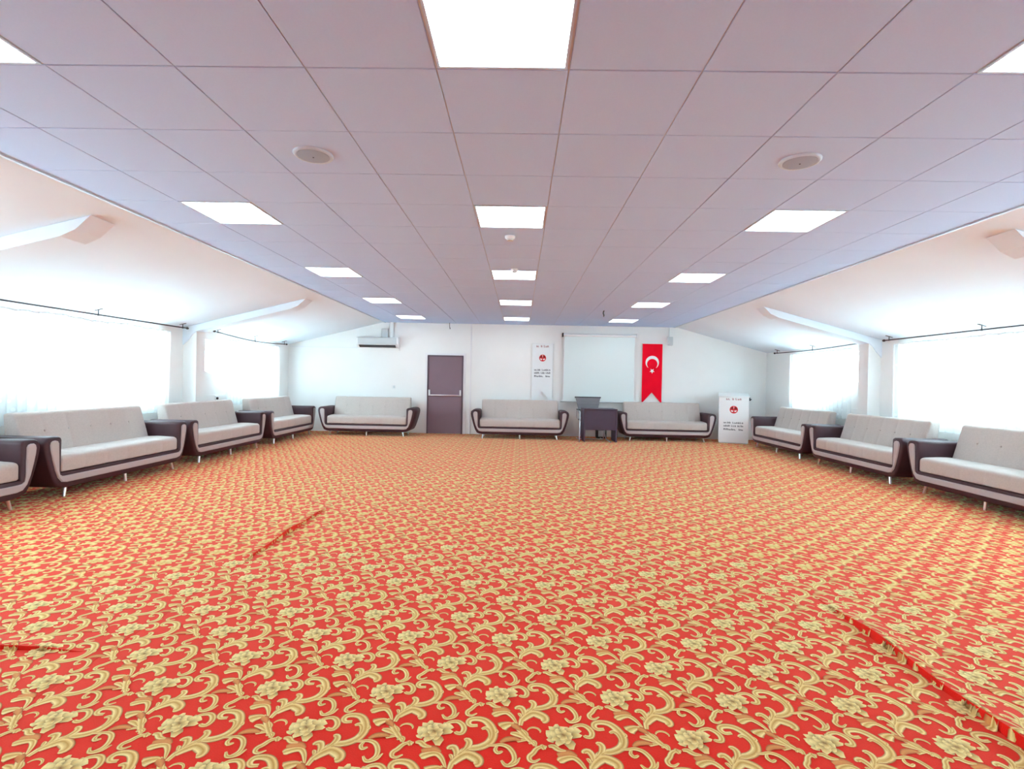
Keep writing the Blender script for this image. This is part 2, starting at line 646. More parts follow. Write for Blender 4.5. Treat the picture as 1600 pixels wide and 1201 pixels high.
def pattern(x0, x1, parent):
    vs, fl, fc, cs = [], [], [], []
    base = 0
    nrow0, nrow1 = int((0.6 - FLOWER0[1]) / LAT_B[1]) - 1, int((YB - FLOWER0[1]) / LAT_B[1]) + 1
    for j in range(nrow0, nrow1 + 1):
        y = FLOWER0[1] + j * LAT_B[1]
        xoff = FLOWER0[0] + (j % 2) * LAT_B[0]
        i0, i1 = math.ceil((x0 - xoff) / LAT_A), math.floor((x1 - xoff) / LAT_A)
        for i in range(i0, i1 + 1):
            x = xoff + i * LAT_A
            d = math.hypot(x, y)
            lv = 0 if d < 4.2 else (1 if d < 7.5 else 2)
            V, F, C = LOD[lv]
            p = V + np.array([x, y, 0])
            p[:, 0] = np.clip(p[:, 0], XL + 0.003, XR - 0.003)
            p[:, 1] = np.minimum(p[:, 1], YB - 0.003)
            p[:, 2] += lift(p[:, 0], p[:, 1]) + 0.0012
            vs.append(p)
            cs.append(C)
            fl.extend(len(f) for f in F)
            fc.append(np.concatenate([np.array(f) for f in F]) + base)
            base += len(V)
    V = np.concatenate(vs).astype(np.float32)
    C = np.concatenate(cs)
    L = np.concatenate(fc).astype(np.int32)
    fl = np.array(fl, np.int32)
    me = bpy.data.meshes.new("floral_pattern")
    me.vertices.add(len(V))
    me.vertices.foreach_set("co", V.ravel())
    me.loops.add(len(L))
    me.loops.foreach_set("vertex_index", L)
    me.polygons.add(len(fl))
    me.polygons.foreach_set("loop_start", np.concatenate([[0], np.cumsum(fl)[:-1]]).astype(np.int32))
    me.update(calc_edges=True)
    at = me.attributes.new("pile", 'FLOAT_COLOR', 'POINT')
    at.data.foreach_set("color", np.concatenate([C, np.ones((len(C), 1))], 1).astype(np.float32).ravel())
    me.materials.append(M_MOTIF)
    me.polygons.foreach_set("use_smooth", np.ones(len(fl), bool))
    o = bpy.data.objects.new("floral_pattern", me)
    COL.objects.link(o)
    o.parent = parent
    o["kind"] = "stuff"
    return o


pattern(XL + 0.05, SEAM_L - 0.001, strips[0])
pattern(SEAM_L, SEAM_R - 0.001, strips[1])
pattern(SEAM_R, XR - 0.05, strips[2])

# ------------------------------------------------------------------ walls, slopes, columns
wb = MB()
wb.box(XL - 0.2, XR + 0.2, YB, YB + 0.2, -0.1, 3.1)
tag(wb.build("wall_back", M_WALL), "white back wall with the door and the projection screen", "wall", kind="structure")
wf = MB().box(XL - 0.2, XR + 0.2, YF - 0.2, YF, -0.1, 3.1)
tag(wf.build("wall_front", M_WALL), "white wall closing the hall behind the viewer", "wall", kind="structure")

COLS = (4.35, 8.75)       # near faces of the columns
CW = 0.25
BAYS_OF = {-1: [(0.95, 4.25), (5.0, 8.1), (9.03, 11.9)], 1: [(0.95, 4.25), (5.0, 8.15), (9.03, 11.35)]}
SILL, HEAD = 0.96, 2.0
for s, X, nm in ((-1, XL, "left"), (1, XR, "right")):
    w = MB()
    BAYS = BAYS_OF[s]
    xo = X + s * 0.22
    w.box(X, xo, YF, YB, -0.1, SILL)
    w.box(X, xo, YF, YB, HEAD, 2.6)
    ye = [YF] + [v for b in BAYS for v in b] + [YB]
    for a, b in zip(ye[0::2], ye[1::2]):
        w.box(X, xo, a, b, SILL, HEAD)
    # sloping apron at the near end of each opening
    for a, b in BAYS:
        w.prism([(a, SILL), (a + 1.85, SILL), (a, SILL + 0.58)], [(min(X + s * 0.03, xo), 0), (max(X + s * 0.03, xo), 0)], 'x')
    tag(w.build("wall_" + nm, M_WALL), "low white %s-hand side wall below the roof slope" % nm, "wall", kind="structure")


def slope_z(x):
    if x < 0:
        return CEIL + 0.012 + (KNEE - CEIL - 0.012) * (x - XE) / (XL - XE)
    return CEIL + 0.012 + (KNEE - CEIL - 0.012) * (x - XS) / (XR - XS)


for s, X, E, nm in ((-1, XL, XE, "left"), (1, XR, XS, "right")):
    xw = X + s * 0.2
    p = [(E, slope_z(E)), (xw, slope_z(xw)), (xw, slope_z(xw) + 0.15), (E, slope_z(E) + 0.35)]
    o = MB().prism(p, [(YF, 0), (YB, 0)], 'y').build("ceiling_" + nm, M_SLOPE)
    tag(o, "plain white plastered roof slope above the %s-hand curtains" % nm, "ceiling", kind="structure")
    xi = -5.58 if s < 0 else 5.85
    for k, y in enumerate(COLS):
        # column, with the roof beam that dies out towards the tile ceiling
        c = MB().box(xi, X, y, y + CW, 0, slope_z(X) - 0.002)
        which = ("nearer", "farther")[k]
        if k == 1:
            tag(c.build("column", M_WALL), "white square column between the %s-hand curtains" % nm, "column", kind="structure")
        tip = E + s * 0.28
        dz = 0.004
        pr = [(tip, slope_z(tip) - dz)]
        n = 14
        low = []
        for i in range(n + 1):
            x = tip + (xi - tip) * i / n
            low.append((x, slope_z(x) - dz - 0.115 * min(1, i / 1.3)))
        hx = [(xi + s * 0.06, slope_z(xi) - 0.17), (xi + s * 0.12, slope_z(xi) - 0.26)]
        pr = [(tip, slope_z(tip) - dz)] + low[1:] + hx + [(X - s * 0.002, slope_z(X) - 0.30), (X - s * 0.002, slope_z(X) - dz)]
        b = MB().prism(pr, [(y - 0.02, 0), (y + CW - 0.004, 0)], 'y').build("roof_beam", M_SLOPE)
        tag(b, "white roof beam tapering up the %s-hand slope, %s of the two" % (nm, which), "beam", kind="structure")

# ------------------------------------------------------------------ tile ceiling
ceil_o = MB().box(XE, XS, YF, YB, CEIL + 0.06, CEIL + 0.25).build("ceiling", M_TILE)
tag(ceil_o, "flat suspended ceiling of square white tiles", "ceiling", kind="structure")
ROW0, ROW1 = -2, 17
y_start = GY + ROW0 * T
plain = MB().box(XE, XS, YF, y_start, CEIL, CEIL + 0.06)
plain.build("ceiling_board", M_TILE, ceil_o)
grid = MB()
for c in range(-5, 8):
    x = GX + c * T
    grid.box(x - 0.010, x + 0.010, y_start, YB, CEIL + 0.007, CEIL + 0.03)
for r in range(ROW0, ROW1 + 1):
    y = GY + r * T
    for c in range(-5, 7):
        grid.box(GX + c * T + 0.0101, GX + (c + 1) * T - 0.0101, y - 0.010, y + 0.010, CEIL + 0.007, CEIL + 0.03)
grid.build("ceiling_grid", M_GRID, ceil_o)
h = T / 2 - 0.0028
tile_me = MB().prism([(-h, -h), (h, -h), (h, h), (-h, h)], [(0.0, 0.0025), (0.0025, 0), (0.014, 0)], 'z').mesh("ceiling_tile", M_TILE)
hy = (YB - (GY + ROW1 * T)) / 2 - 0.0028
part_me = MB().prism([(-h, -hy), (h, -hy), (h, hy), (-h, hy)], [(0.0, 0.0025), (0.0025, 0), (0.014, 0)], 'z').mesh("ceiling_tile_cut", M_TILE)
LIGHT_COLS = {-4: "left", 0: "middle", 4: "right"}
LIGHT_ROWS = [-1, 3, 7, 11, 15]
for r in range(ROW0, ROW1 + 1):
    for c in range(-5, 7):
        if c in LIGHT_COLS and r in LIGHT_ROWS:
            continue
        x = GX + (c + 0.5) * T
        if r < ROW1:
            share("ceiling_tile", tile_me, ceil_o, (x, GY + (r + 0.5) * T, CEIL + random.uniform(-0.0006, 0.0006)))
        else:
            share("ceiling_tile", part_me, ceil_o, (x, GY + r * T + hy + 0.0028, CEIL))
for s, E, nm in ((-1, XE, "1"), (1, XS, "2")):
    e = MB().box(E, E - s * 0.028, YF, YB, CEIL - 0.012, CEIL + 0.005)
    shadow_line = MB().box(E, E + s * 0.013, YF, YB, CEIL - 0.007, CEIL + 0.014)  # added dark strip, paints in the shadow line between trim and slope
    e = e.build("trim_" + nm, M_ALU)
    shadow_line.build("painted_shadow_line", M_SHADOW_LINE, e)
    tag(e, "thin white edge strip of the tile ceiling, %s side" % ("left" if s < 0 else "right"), "trim", kind="structure")

# LED panels
led = empty("ceiling_light")
a, b = 0.292, 0.280
fr = MB()
for x0, x1, y0, y1 in ((-a, a, -a, -b), (-a, a, b, a), (-a, -b, -b, b), (b, a, -b, b)):
    fr.box(x0, x1, y0, y1, -0.003, 0.012)
fr.build("light_frame", M_ALU, led)
MB().box(-b - 0.001, b + 0.001, -b - 0.001, b + 0.001, 0.001, 0.006).build("light_diffuser", M_LED, led)
MB().box(-a, a, -a, a, 0.0125, 0.03).build("light_housing", M_GRID, led)
ordw = ["nearest the viewer", "second from the viewer", "third from the viewer", "fourth from the viewer", "nearest the back wall"]
first = True
for c, side in LIGHT_COLS.items():
    for k, r in enumerate(LIGHT_ROWS):
        o = led if first else copy_tree(led)
        first = False
        o.location = (GX + (c + 0.5) * T, GY + (r + 0.5) * T, CEIL)
        tag(o, "square lit ceiling panel in the %s line of lights, %s" % (side, ordw[k]), "ceiling light", "square ceiling light panels")
    o = copy_tree(led)
    o.location = (GX + (c + 0.5) * T, -1.27, CEIL - 0.013)
    tag(o, "square lit ceiling panel in the %s line of lights, behind the viewer" % side, "ceiling light", "square ceiling light panels")

# ------------------------------------------------------------------ windows
wn = 0
for s, X, nm in ((-1, XL, "left"), (1, XR, "right")):
    for k, (a, b) in enumerate(BAYS_OF[s]):
        wn += 1
        root = empty("window_%d" % wn, (X + s * 0.14, (a + b) / 2, SILL))
        tag(root, "white framed window low under the roof slope, %s wall, %s" % (nm, ("beside the viewer", "behind the nearer curtain", "behind the farther curtain")[k]), "window", kind="structure")
        L, H = (b - a) / 2, HEAD - SILL
        f = MB()
        f.box(-0.035, 0.035, -L, L, 0, 0.06).box(-0.035, 0.035, -L, L, H - 0.06, H)
        nd = 4
        for q in range(nd + 1):
            y = -L + 2 * L * q / nd
            y = min(max(y, -L + 0.03), L - 0.03)
            f.box(-0.035, 0.035, y - 0.03, y + 0.03, 0.06, H - 0.06)
        f.build("window_frame", M_PVC, root)
        for q in range(nd):
            y0, y1 = -L + 2 * L * q / nd + 0.03, -L + 2 * L * (q + 1) / nd - 0.03
            MB().box(-0.004, 0.004, y0, y1, 0.055, H - 0.055).build("window_pane", M_GLASS, root)

# ------------------------------------------------------------------ sofas
SOFA_D = 0.70


def make_sofa():
    root = empty("sofa")
    half = [(0.0, 0.10), (0.86, 0.10), (0.93, 0.11), (0.99, 0.135), (1.035, 0.21), (1.07, 0.31), (1.10, 0.41), (1.125, 0.51), (1.135, 0.57),
            (1.13, 0.615), (1.11, 0.645), (1.075, 0.66), (1.02, 0.664), (0.965, 0.66), (0.938, 0.645), (0.93, 0.62), (0.932, 0.48), (0.935, 0.27)]
    prof = half[1:] + [(-x, z) for x, z in half[:0:-1]]
    MB().prism(prof, [(0.0, 0.022), (0.005, 0.009), (0.02, 0.0), (0.635, 0.0), (0.652, 0.012)], 'y').build("arm_shell", M_BROWN, root, 40)
    band = [(0.88, 0.162), (0.94, 0.175), (0.985, 0.225), (1.02, 0.31), (1.05, 0.42), (1.072, 0.52), (1.078, 0.575), (1.07, 0.605), (1.05, 0.62),
            (1.02, 0.622), (0.992, 0.612), (0.98, 0.59), (0.975, 0.45), (0.972, 0.30), (0.962, 0.255), (0.935, 0.238), (0.90, 0.234)]
    prof = band + [(-x, z) for x, z in band[::-1]]
    MB().prism(prof, [(-0.016, 0.008), (-0.008, 0.0), (0.012, 0.0)], 'y').build("front_panel", M_PANEL, root, 40)
    # seat
    seams = [-0.62, -0.31, 0.0, 0.31, 0.62]

    def stations(hw, depth, er):
        xs = [(-hw, er), (-hw + er * 0.3, er * 0.3), (-hw + er, 0.0)]
        for s in seams:
            xs += [(s - 0.07, 0.0), (s - 0.012, depth * 0.35), (s, depth), (s + 0.012, depth * 0.35), (s + 0.07, 0.0)]
        xs += [(hw - er, 0.0), (hw - er * 0.3, er * 0.3), (hw, er)]
        return xs
    seat = rounded([(0.012, 0.275), (0.012, 0.452), (0.30, 0.468), (0.60, 0.445), (0.60, 0.275)], [0.02, 0.055, 0.3, 0.02, 0.02], 5)
    MB().prism(seat, stations(0.93, 0.004, 0.028), 'x').build("seat_cushion", M_FABRIC, root, 50)
    back = rounded([(0.41, 0.43), (0.545, 0.895), (0.675, 0.885), (0.62, 0.30), (0.45, 0.30)], [0.02, 0.045, 0.04, 0.02, 0.02], 5)
    bk = MB().prism(back, stations(0.915, 0.005, 0.022), 'x').build("backrest", M_FABRIC, root, 50)
    bt = MB().lathe([(0.004, -0.006), (0.011, -0.004), (0.013, 0.002), (0.012, 0.006)], 10, axis='y')
    bt_me = bt.mesh("button", M_FABRIC, 40)
    for s in seams:
        share("button", bt_me, bk, (s, 0.482, 0.68), (0.28, 0, 0))
    MB().box(-0.92, 0.92, 0.602, 0.645, 0.27, 0.42).build("rear_panel", M_BROWN, root)
    for x, y, k in ((-0.84, 0.05, -0.026), (0.0, 0.05, 0.0), (0.84, 0.05, 0.026), (-0.84, 0.56, -0.026), (0.84, 0.56, 0.026)):
        MB().tube([(x, y, 0.108), (x + k, y - (0.012 if y < 0.3 else -0.012), 0.0)], [0.021, 0.015], 12).build("leg", M_CHROME, root, 40)
    return root


SOFAS = [
    ((-3.565, 11.88, 0), 0, "grey and brown sofa on the back wall, beside the door, under the air conditioner"),
    ((0.005, 11.85, 0), 0, "grey and brown sofa on the back wall, between the door and the plum table"),
    ((3.44, 12.0, 0), 0, "grey and brown sofa on the back wall, below the red flag"),
    ((-4.85, 11.02, 0), 90, "grey and brown sofa on the left wall, farthest, next to the back corner"),
    ((-4.85, 8.63, 0), 90, "grey and brown sofa on the left wall, in front of the column"),
    ((-4.85, 6.31, 0), 90, "grey and brown sofa on the left wall, second from the left picture edge"),
    ((-4.85, 4.0, 0), 90, "grey and brown sofa cut off by the left picture edge"),
    ((5.17, 10.47, 0), -90, "grey and brown sofa on the right wall, farthest, next to the white lectern"),
    ((5.17, 8.14, 0), -90, "grey and brown sofa on the right wall, middle one of three"),
    ((5.17, 5.81, 0), -90, "grey and brown sofa on the right wall, cut off by the picture edge"),
]
proto = make_sofa()
for i, (loc, rz, lab) in enumerate(SOFAS):
    o = proto if i == 0 else copy_tree(proto)
    o.location = loc
    o.rotation_euler = (0, 0, math.radians(rz))
    tag(o, lab, "sofa", "matching sofas along the walls")

# ------------------------------------------------------------------ curtains and rods


def curtain(s, X, y0, y1, z0, label, seed, dip=0.01):
    r = np.random.default_rng(seed)
    ny, nz = int((y1 - y0) / 0.016), 14
    ys = np.linspace(y0, y1, ny)
    ph = np.cumsum(r.uniform(0.7, 1.3, ny)) * 0.016 * 2 * math.pi / 0.125
    top = 2.062 - 0.012 * (1 + np.sin(ph * 0.5 + r.uniform(0, 6))) * 0.5 - dip * np.abs(np.sin(np.linspace(0, 9, ny) + seed))
    amp = 0.022 + 0.012 * np.sin(np.linspace(0, 14, ny) + seed)
    v = []
    for j in range(nz + 1):
        t = j / nz
        for i in range(ny):
            a = amp[i] * (0.55 + 0.6 * t)
            x = X - s * 0.0 + a * math.sin(ph[i] + 0.5 * t) + 0.008 * math.sin(3 * ph[i] * 0.37 + 4 * t)
            v.append((x, ys[i], top[i] + (z0 - top[i]) * t))
    f = [(j * ny + i, j * ny + i + 1, (j + 1) * ny + i + 1, (j + 1) * ny + i) for j in range(nz) for i in range(ny - 1)]
    root = empty("curtain", (0, 0, 0))
    MB().add(v, f).build("curtain_cloth", M_CURTAIN, root, 180)
    # gathered header tape and the hooks up to the rod
    hv = []
    for i in range(ny):
        x = X + amp[i] * 0.55 * math.sin(ph[i])
        hv += [(x - 0.003, ys[i], top[i] - 0.02), (x - 0.003, ys[i], top[i] + 0.004), (x + 0.003, ys[i], top[i] + 0.004), (x + 0.003, ys[i], top[i] - 0.02)]
    hf = [(4 * i + q, 4 * i + (q + 1) % 4, 4 * i + 4 + (q + 1) % 4, 4 * i + 4 + q) for i in range(ny - 1) for q in range(4)]
    MB().add(hv, hf).build("header_tape", M_BANNER, root)
    hk = MB()
    for y in np.arange(y0 + 0.06, y1 - 0.03, 0.24):
        i = int(np.argmin(abs(ys - y)))
        hk.tube([(X, ys[i], top[i] - 0.01), (X, ys[i], rod_z(s, ys[i]) - 0.008)], 0.0016, 5)
    hk.build("curtain_hooks", M_PVC, root)["kind"] = "stuff"
    tag(root, label, "curtain", "white sheer curtains")


RODS = {}


def rod_z(s, y):
    for (ss, a, b, za, zb, sag) in RODS.values():
        if ss == s and a - 0.3 <= y <= b + 0.3:
            t = min(max((y - a) / (b - a), 0), 1)
            return za + (zb - za) * t - sag * math.sin(math.pi * t)
    return 2.09


XCL, XCR = -5.66, 5.945
RODS["l1"] = (-1, 4.98, 8.60, 2.108, 2.125, 0.0)
RODS["l2"] = (-1, 9.42, 12.30, 2.15, 2.12, 0.055)
RODS["r1"] = (1, 4.98, 8.50, 2.115, 2.12, 0.0)
RODS["r2"] = (1, 9.06, 12.12, 2.125, 2.11, 0.025)
labs = {"l1": "dark curtain rod on the left, above the long nearer curtain", "l2": "dark sagging curtain rod on the left, beyond the column",
        "r1": "dark curtain rod on the right, above the long nearer curtain", "r2": "dark curtain rod on the right, beyond the column"}
for k, (s, a, b, za, zb, sag) in RODS.items():
    X = XCL if s < 0 else XCR
    root = empty("curtain_rod", (0, 0, 0))
    pts = [(X, a + (b - a) * i / 16, rod_z(s, a + (b - a) * i / 16)) for i in range(17)]
    MB().tube(pts, 0.010, 10).build("rod", M_ROD, root, 40)
    for e in (0, -1):
        d = -1 if e == 0 else 1
        x, y, z = pts[e]
        MB().lathe([(0.010, 0.0), (0.017, 0.006 * d), (0.021, 0.025 * d), (0.017, 0.045 * d), (0.006, 0.055 * d)], 12, (x, y, z), 'y').build("finial", M_ROD, root, 40)
    for y in (a + 0.09, (a + b) / 2, b - 0.09):
        z = rod_z(s, y)
        zt = slope_z(X) - 0.001
        br = MB().tube([(X, y, z - 0.013), (X, y, z + 0.02), (X, y, zt - 0.008)], [0.013, 0.006, 0.006], 8)
        ang = 0.06
        br.prism(rounded([(-0.055, -0.012), (0.055, -0.012), (0.055, 0.012), (-0.055, 0.012)], 0.008, 3), [(0, 0), (0.006, 0)], 'z')
        nb = len(rounded([(-0.055, -0.012), (0.055, -0.012), (0.055, 0.012), (-0.055, 0.012)], 0.008, 3)) * 2
        for q in range(len(br.v) - nb, len(br.v)):
            px, py, pz = br.v[q]
            xx = X + px
            br.v[q] = (xx, y + py, slope_z(xx) - 0.0075 + pz)
        br.build("bracket", M_ROD, root, 40)
    tag(root, labs[k], "curtain rod", "dark curtain rods")
curtain(-1, XCL, 5.02, 8.20, 0.74, "long white sheer curtain along the left wall, in front of the column", 3, 0.02)
curtain(-1, XCL, 9.78, 11.98, 0.76, "short white sheer curtain on the left wall, between column and back corner", 4, 0.02)
curtain(1, XCR, 5.02, 8.33, 0.74, "long white sheer curtain along the right wall, in front of the column", 5)
curtain(1, XCR, 9.34, 11.46, 0.76, "short white sheer curtain on the right wall, beyond the column", 6)

# ------------------------------------------------------------------ door
door = empty("door_1", (-1.865, YB, 0))
tag(door, "mauve-brown steel door with a chrome push bar in the back wall", "door", kind="structure")
MB().bbox(-0.415, 0.415, -0.045, 0.0, 0.012, 1.915, 0.004).build("door_leaf", M_DOOR, door)
fr = MB()
fr.box(-0.445, -0.415, -0.062, 0, 0.0, 1.945).box(0.415, 0.445, -0.062, 0, 0.0, 1.945).box(-0.415, 0.415, -0.062, 0, 1.915, 1.945)
fr.build("door_frame", M_DOORFRAME, door)
cs = MB()
cs.box(-0.505, -0.445, -0.035, 0, 0, 2.0).box(0.445, 0.505, -0.035, 0, 0, 2.0).box(-0.445, 0.445, -0.035, 0, 1.945, 2.0)
cs.build("door_casing", M_TRIM, door)
pb = MB().tube([(-0.385, -0.105, 0.955), (0.385, -0.105, 0.955)], 0.016, 12).build("push_bar", M_CHROME, door, 40)
for x in (-0.385, 0.385):
    MB().bbox(x - 0.018, x + 0.018, -0.115, -0.045, 0.94, 1.09, 0.006).build("bar_bracket", M_CHROME, pb)
MB().box(-0.41, 0.41, -0.0465, -0.044, 0.925, 0.931).build("door_seam", M_DOORFRAME, door)

# cable conduit beside the door
cd = MB().bbox(-1.255, -1.225, YB - 0.018, YB, 0.0, CEIL - 0.002, 0.003)
tag(cd.build("cable_conduit", M_TRIM), "thin white vertical cable duct on the wall right of the door", "cable duct")
cd = MB().bbox(XL + 0.04, -4.07, YB - 0.016, YB, 2.088, 2.112, 0.003)
tag(cd.build("cable_trunking", M_TRIM), "thin white horizontal duct running left from the air conditioner", "cable duct")

# ------------------------------------------------------------------ air conditioner
ac = empty("air_conditioner", (-3.535, YB - 0.002, 2.10))
tag(ac, "white split air conditioner high on the back wall, left of the door", "air conditioner")
body = rounded([(0.0, 0.0), (-0.13, 0.015), (-0.20, 0.07), (-0.205, 0.235), (-0.18, 0.255), (0.0, 0.255)], [0.005, 0.05, 0.04, 0.02, 0.02, 0.005], 4)
MB().prism(body, [(-0.52, 0.012), (-0.508, 0), (0.508, 0), (0.52, 0.012)], 'x').build("housing", M_PVC, ac, 40)
MB().bbox(-0.475, 0.475, -0.214, -0.198, 0.085, 0.24, 0.006).build("front_cover", M_PVC_GREY, ac)
MB().prism([(-0.20, 0.052), (-0.205, 0.066), (-0.12, 0.020), (-0.12, 0.006)], [(-0.45, 0), (0.45, 0)], 'x').build("air_slot", M_DARK, ac)
MB().prism([(-0.212, 0.066), (-0.214, 0.074), (-0.15, 0.052), (-0.148, 0.044)], [(-0.46, 0), (0.46, 0)], 'x').build("louver", M_PVC, ac)
pipe = MB().bbox(0.28, 0.365, -0.075, 0.0, 0.256, CEIL - 2.09 - 0.002, 0.012).build("pipe_cover", M_PVC, ac)
MB().tube([(0.505, -0.06, 0.02), (0.515, -0.03, -0.05), (0.515, -0.02, -0.06)], 0.012, 8).build("drain_hose", M_PVC, ac, 40)
jb = MB().bbox(-3.47, -3.31, YB - 0.06, YB, 2.36, 2.58, 0.008)
tag(jb.build("junction_box", M_PVC_GREY), "small pale junction box above the air conditioner", "junction box")

# light switch between sofa and door
sw = empty("light_switch", (-3.16, YB, 1.14))
tag(sw, "small white light switch on the back wall below the air conditioner", "light switch")
MB().bbox(-0.042, 0.042, -0.012, 0, -0.042, 0.042, 0.003).build("cover_plate", M_PVC, sw)
MB().bbox(-0.004, 0.026, -0.018, -0.011, -0.03, 0.03, 0.002).build("rocker", M_PVC_GREY, sw)

# ------------------------------------------------------------------ projection screen
ps = empty("projection_screen", (1.93, YB - 0.004, 0))
tag(ps, "white roll-down projection screen hanging on the back wall", "projection screen")
MB().tube([(-0.90, -0.075, 2.50), (0.905, -0.075, 2.50)], 0.036, 14).build("housing_tube", M_PVC, ps, 40)
for x in (-0.905, 0.91):
    MB().bbox(x - 0.018, x + 0.018, -0.12, 0.0, 2.455, 2.55, 0.006).build("end_cap", M_DARK if x < 0 else M_PVC, ps)
MB().box(-0.875, 0.875, -0.081, -0.078, 0.87, 2.475).build("screen_cloth", M_SCREEN, ps)
MB().tube([(-0.93, -0.08, 0.865), (0.93, -0.08, 0.865)], 0.016, 10).build("bottom_bar", M_PVC_GREY, ps, 40)
MB().box(-0.875, -0.862, -0.0825, -0.0812, 0.885, 2.47).box(0.862, 0.875, -0.0825, -0.0812, 0.885, 2.47).build("screen_border", M_TRIM, ps)

# ------------------------------------------------------------------ banner, flag, lectern with printed marks


def print_marks(parent, w, zs, y, scale=1.0):
    """illegible little groups of printed letters, as the photograph shows them"""
    r = random.Random(3)
    mb = MB()
    for z, groups, hgt in zs:
        total = sum(groups) + 0.45 * (len(groups) - 1)
        k = w / total
        x = -w / 2
        for g in groups:
            n = max(2, int(g * 2))
            lw = g * k / n
            for q in range(n):
                x0 = x + q * lw
                hh = hgt * r.choice((1.0, 0.8, 0.7, 1.0))
                st = lw * 0.28
                typ = r.choice((0, 1, 2))
                mb.box(x0, x0 + st, y - 0.001, y, z, z + hh)
                if typ != 1:
                    mb.box(x0 + lw * 0.5, x0 + lw * 0.5 + st, y - 0.001, y, z, z + hh * 0.8)
                mb.box(x0 + st, x0 + lw * 0.7, y - 0.001, y, z + (hh * 0.7 if typ == 0 else 0), z + (hh * 0.7 if typ == 0 else 0) + hgt * 0.2)
            x += (g + 0.45) * k
    return mb


def emblem(parent, r, z, y):
    d = MB().lathe([(r, 0), (r, -0.002)], 28, (0, y, z), 'y').build("emblem", M_EMBLEM, parent)
    for s in (-1, 1):
        MB().prism([(s * 0.10 * r, z + 0.20 * r), (s * 0.30 * r, z + 0.72 * r), (s * 0.62 * r, z + 0.58 * r), (s * 0.80 * r, z + 0.05 * r)],
                   [(y - 0.003, 0), (y - 0.0018, 0)], 'y').build("emblem_leaf", M_EMBLEM_DARK, d)
        MB().prism([(s * 0.10 * r, z - 0.25 * r), (s * 0.75 * r, z - 0.12 * r), (s * 0.62 * r, z - 0.52 * r), (s * 0.2 * r, z - 0.62 * r)],
                   [(y - 0.003, 0), (y - 0.0018, 0)], 'y').build("emblem_wing", M_FLAGWHITE, d)
    MB().prism([(0, z + 0.05 * r), (-0.09 * r, z + 0.85 * r), (0.09 * r, z + 0.85 * r)], [(y - 0.003, 0), (y - 0.0018, 0)], 'y').build("emblem_ray", M_FLAGWHITE, d)


bn = empty("banner", (0.54, YB, 0))
tag(bn, "white swallow-tailed banner with a red round emblem and small dark lettering", "banner")
w2 = 0.255
MB().prism([(-w2, 0.80), (-w2, 2.28), (w2, 2.28), (w2, 0.80), (0, 1.10)], [(-0.032, 0), (-0.029, 0)], 'y').build("banner_cloth", M_BANNER, bn)
MB().tube([(-w2 - 0.01, -0.03, 2.285), (w2 + 0.01, -0.03, 2.285)], 0.009, 8).build("banner_rod", M_PVC, bn, 40)
MB().box(w2 - 0.004, w2 + 0.004, -0.036, -0.003, 0.95, 2.28).build("side_hem", M_PVC_GREY, bn)
emblem(bn, 0.085, 1.925, -0.0321)
print_marks(bn, 0.31, [(2.19, [1.0, 0.6, 1.8], 0.055)], -0.0321).build("heading_print", M_INK_RED, bn)["kind"] = "stuff"
print_marks(bn, 0.40, [(1.61, [2.2, 3.0], 0.042), (1.535, [2.6, 1.8, 2.2], 0.045), (1.455, [2.4, 1.2], 0.042)], -0.0321).build("lettering", M_INK, bn)["kind"] = "stuff"

fl = empty("flag", (3.245, YB, 0))
tag(fl, "vertical red flag with white crescent and star, swallow-tailed bottom", "flag")
w2 = 0.245
MB().prism([(-w2, 0.85), (-w2, 2.325), (w2, 2.325), (w2, 0.85), (0, 1.125)], [(-0.033, 0), (-0.030, 0)], 'y').build("flag_cloth", M_RED, fl)
MB().tube([(-w2 - 0.012, -0.031, 2.33), (w2 + 0.012, -0.031, 2.33)], 0.009, 8).build("flag_rod", M_PVC, fl, 40)
oc = arc(0, 1.865, 0.165, -52, 232, 40)
ic = arc(0, 1.825, 0.128, 222, -42, 40)
MB().prism(oc + ic, [(-0.0345, 0), (-0.0331, 0)], 'y').build("crescent", M_FLAGWHITE, fl)
st = []
for k in range(10):
    a = math.radians(-90 + 36 * k)
    rr = 0.066 if k % 2 == 0 else 0.028
    st.append((rr * math.cos(a), 1.655 + rr * math.sin(a)))
MB().prism(st, [(-0.0345, 0), (-0.0331, 0)], 'y').build("star", M_FLAGWHITE, fl)

lc = empty("lectern", (4.93, 11.92, 0), math.radians(-20))
tag(lc, "white box lectern with a red round emblem, standing by the back wall", "lectern")
MB().bbox(-0.315, 0.315, 0.0, 0.40, 0.02, 1.06, 0.006).build("cabinet", M_PVC, lc)
MB().prism([(-0.012, 1.06), (0.42, 1.06), (0.42, 1.16), (-0.012, 1.085)], [(-0.325, 0), (0.325, 0)], 'x').build("reading_top", M_PVC, lc)
MB().box(-0.30, 0.30, 0.012, 0.39, 0.0, 0.02).build("plinth", M_PVC_GREY, lc)
MB().box(-0.317, -0.308, -0.006, 0.0, 0.02, 1.06).box(0.308, 0.317, -0.006, 0.0, 0.02, 1.06).build("edge_strip", M_TRIM, lc)
emblem(lc, 0.088, 0.78, -0.0005)
print_marks(lc, 0.33, [(1.0, [1.4, 0.6, 1.9], 0.05)], -0.0005).build("heading_print", M_INK_RED, lc)["kind"] = "stuff"
print_marks(lc, 0.42, [(0.46, [2.0, 3.0], 0.04), (0.385, [2.4, 1.8, 2.2], 0.042), (0.305, [2.8, 1.0], 0.04)], -0.0005).build("lettering", M_INK, lc)["kind"] = "stuff"
wh = empty("wall_hook", (5.65, YB, 1.0))
tag(wh, "small black hook on the back wall just right of the lectern top", "hook")
MB().bbox(-0.03, 0.03, -0.012, 0, -0.03, 0.045, 0.004).build("hook_plate", M_DARK, wh)
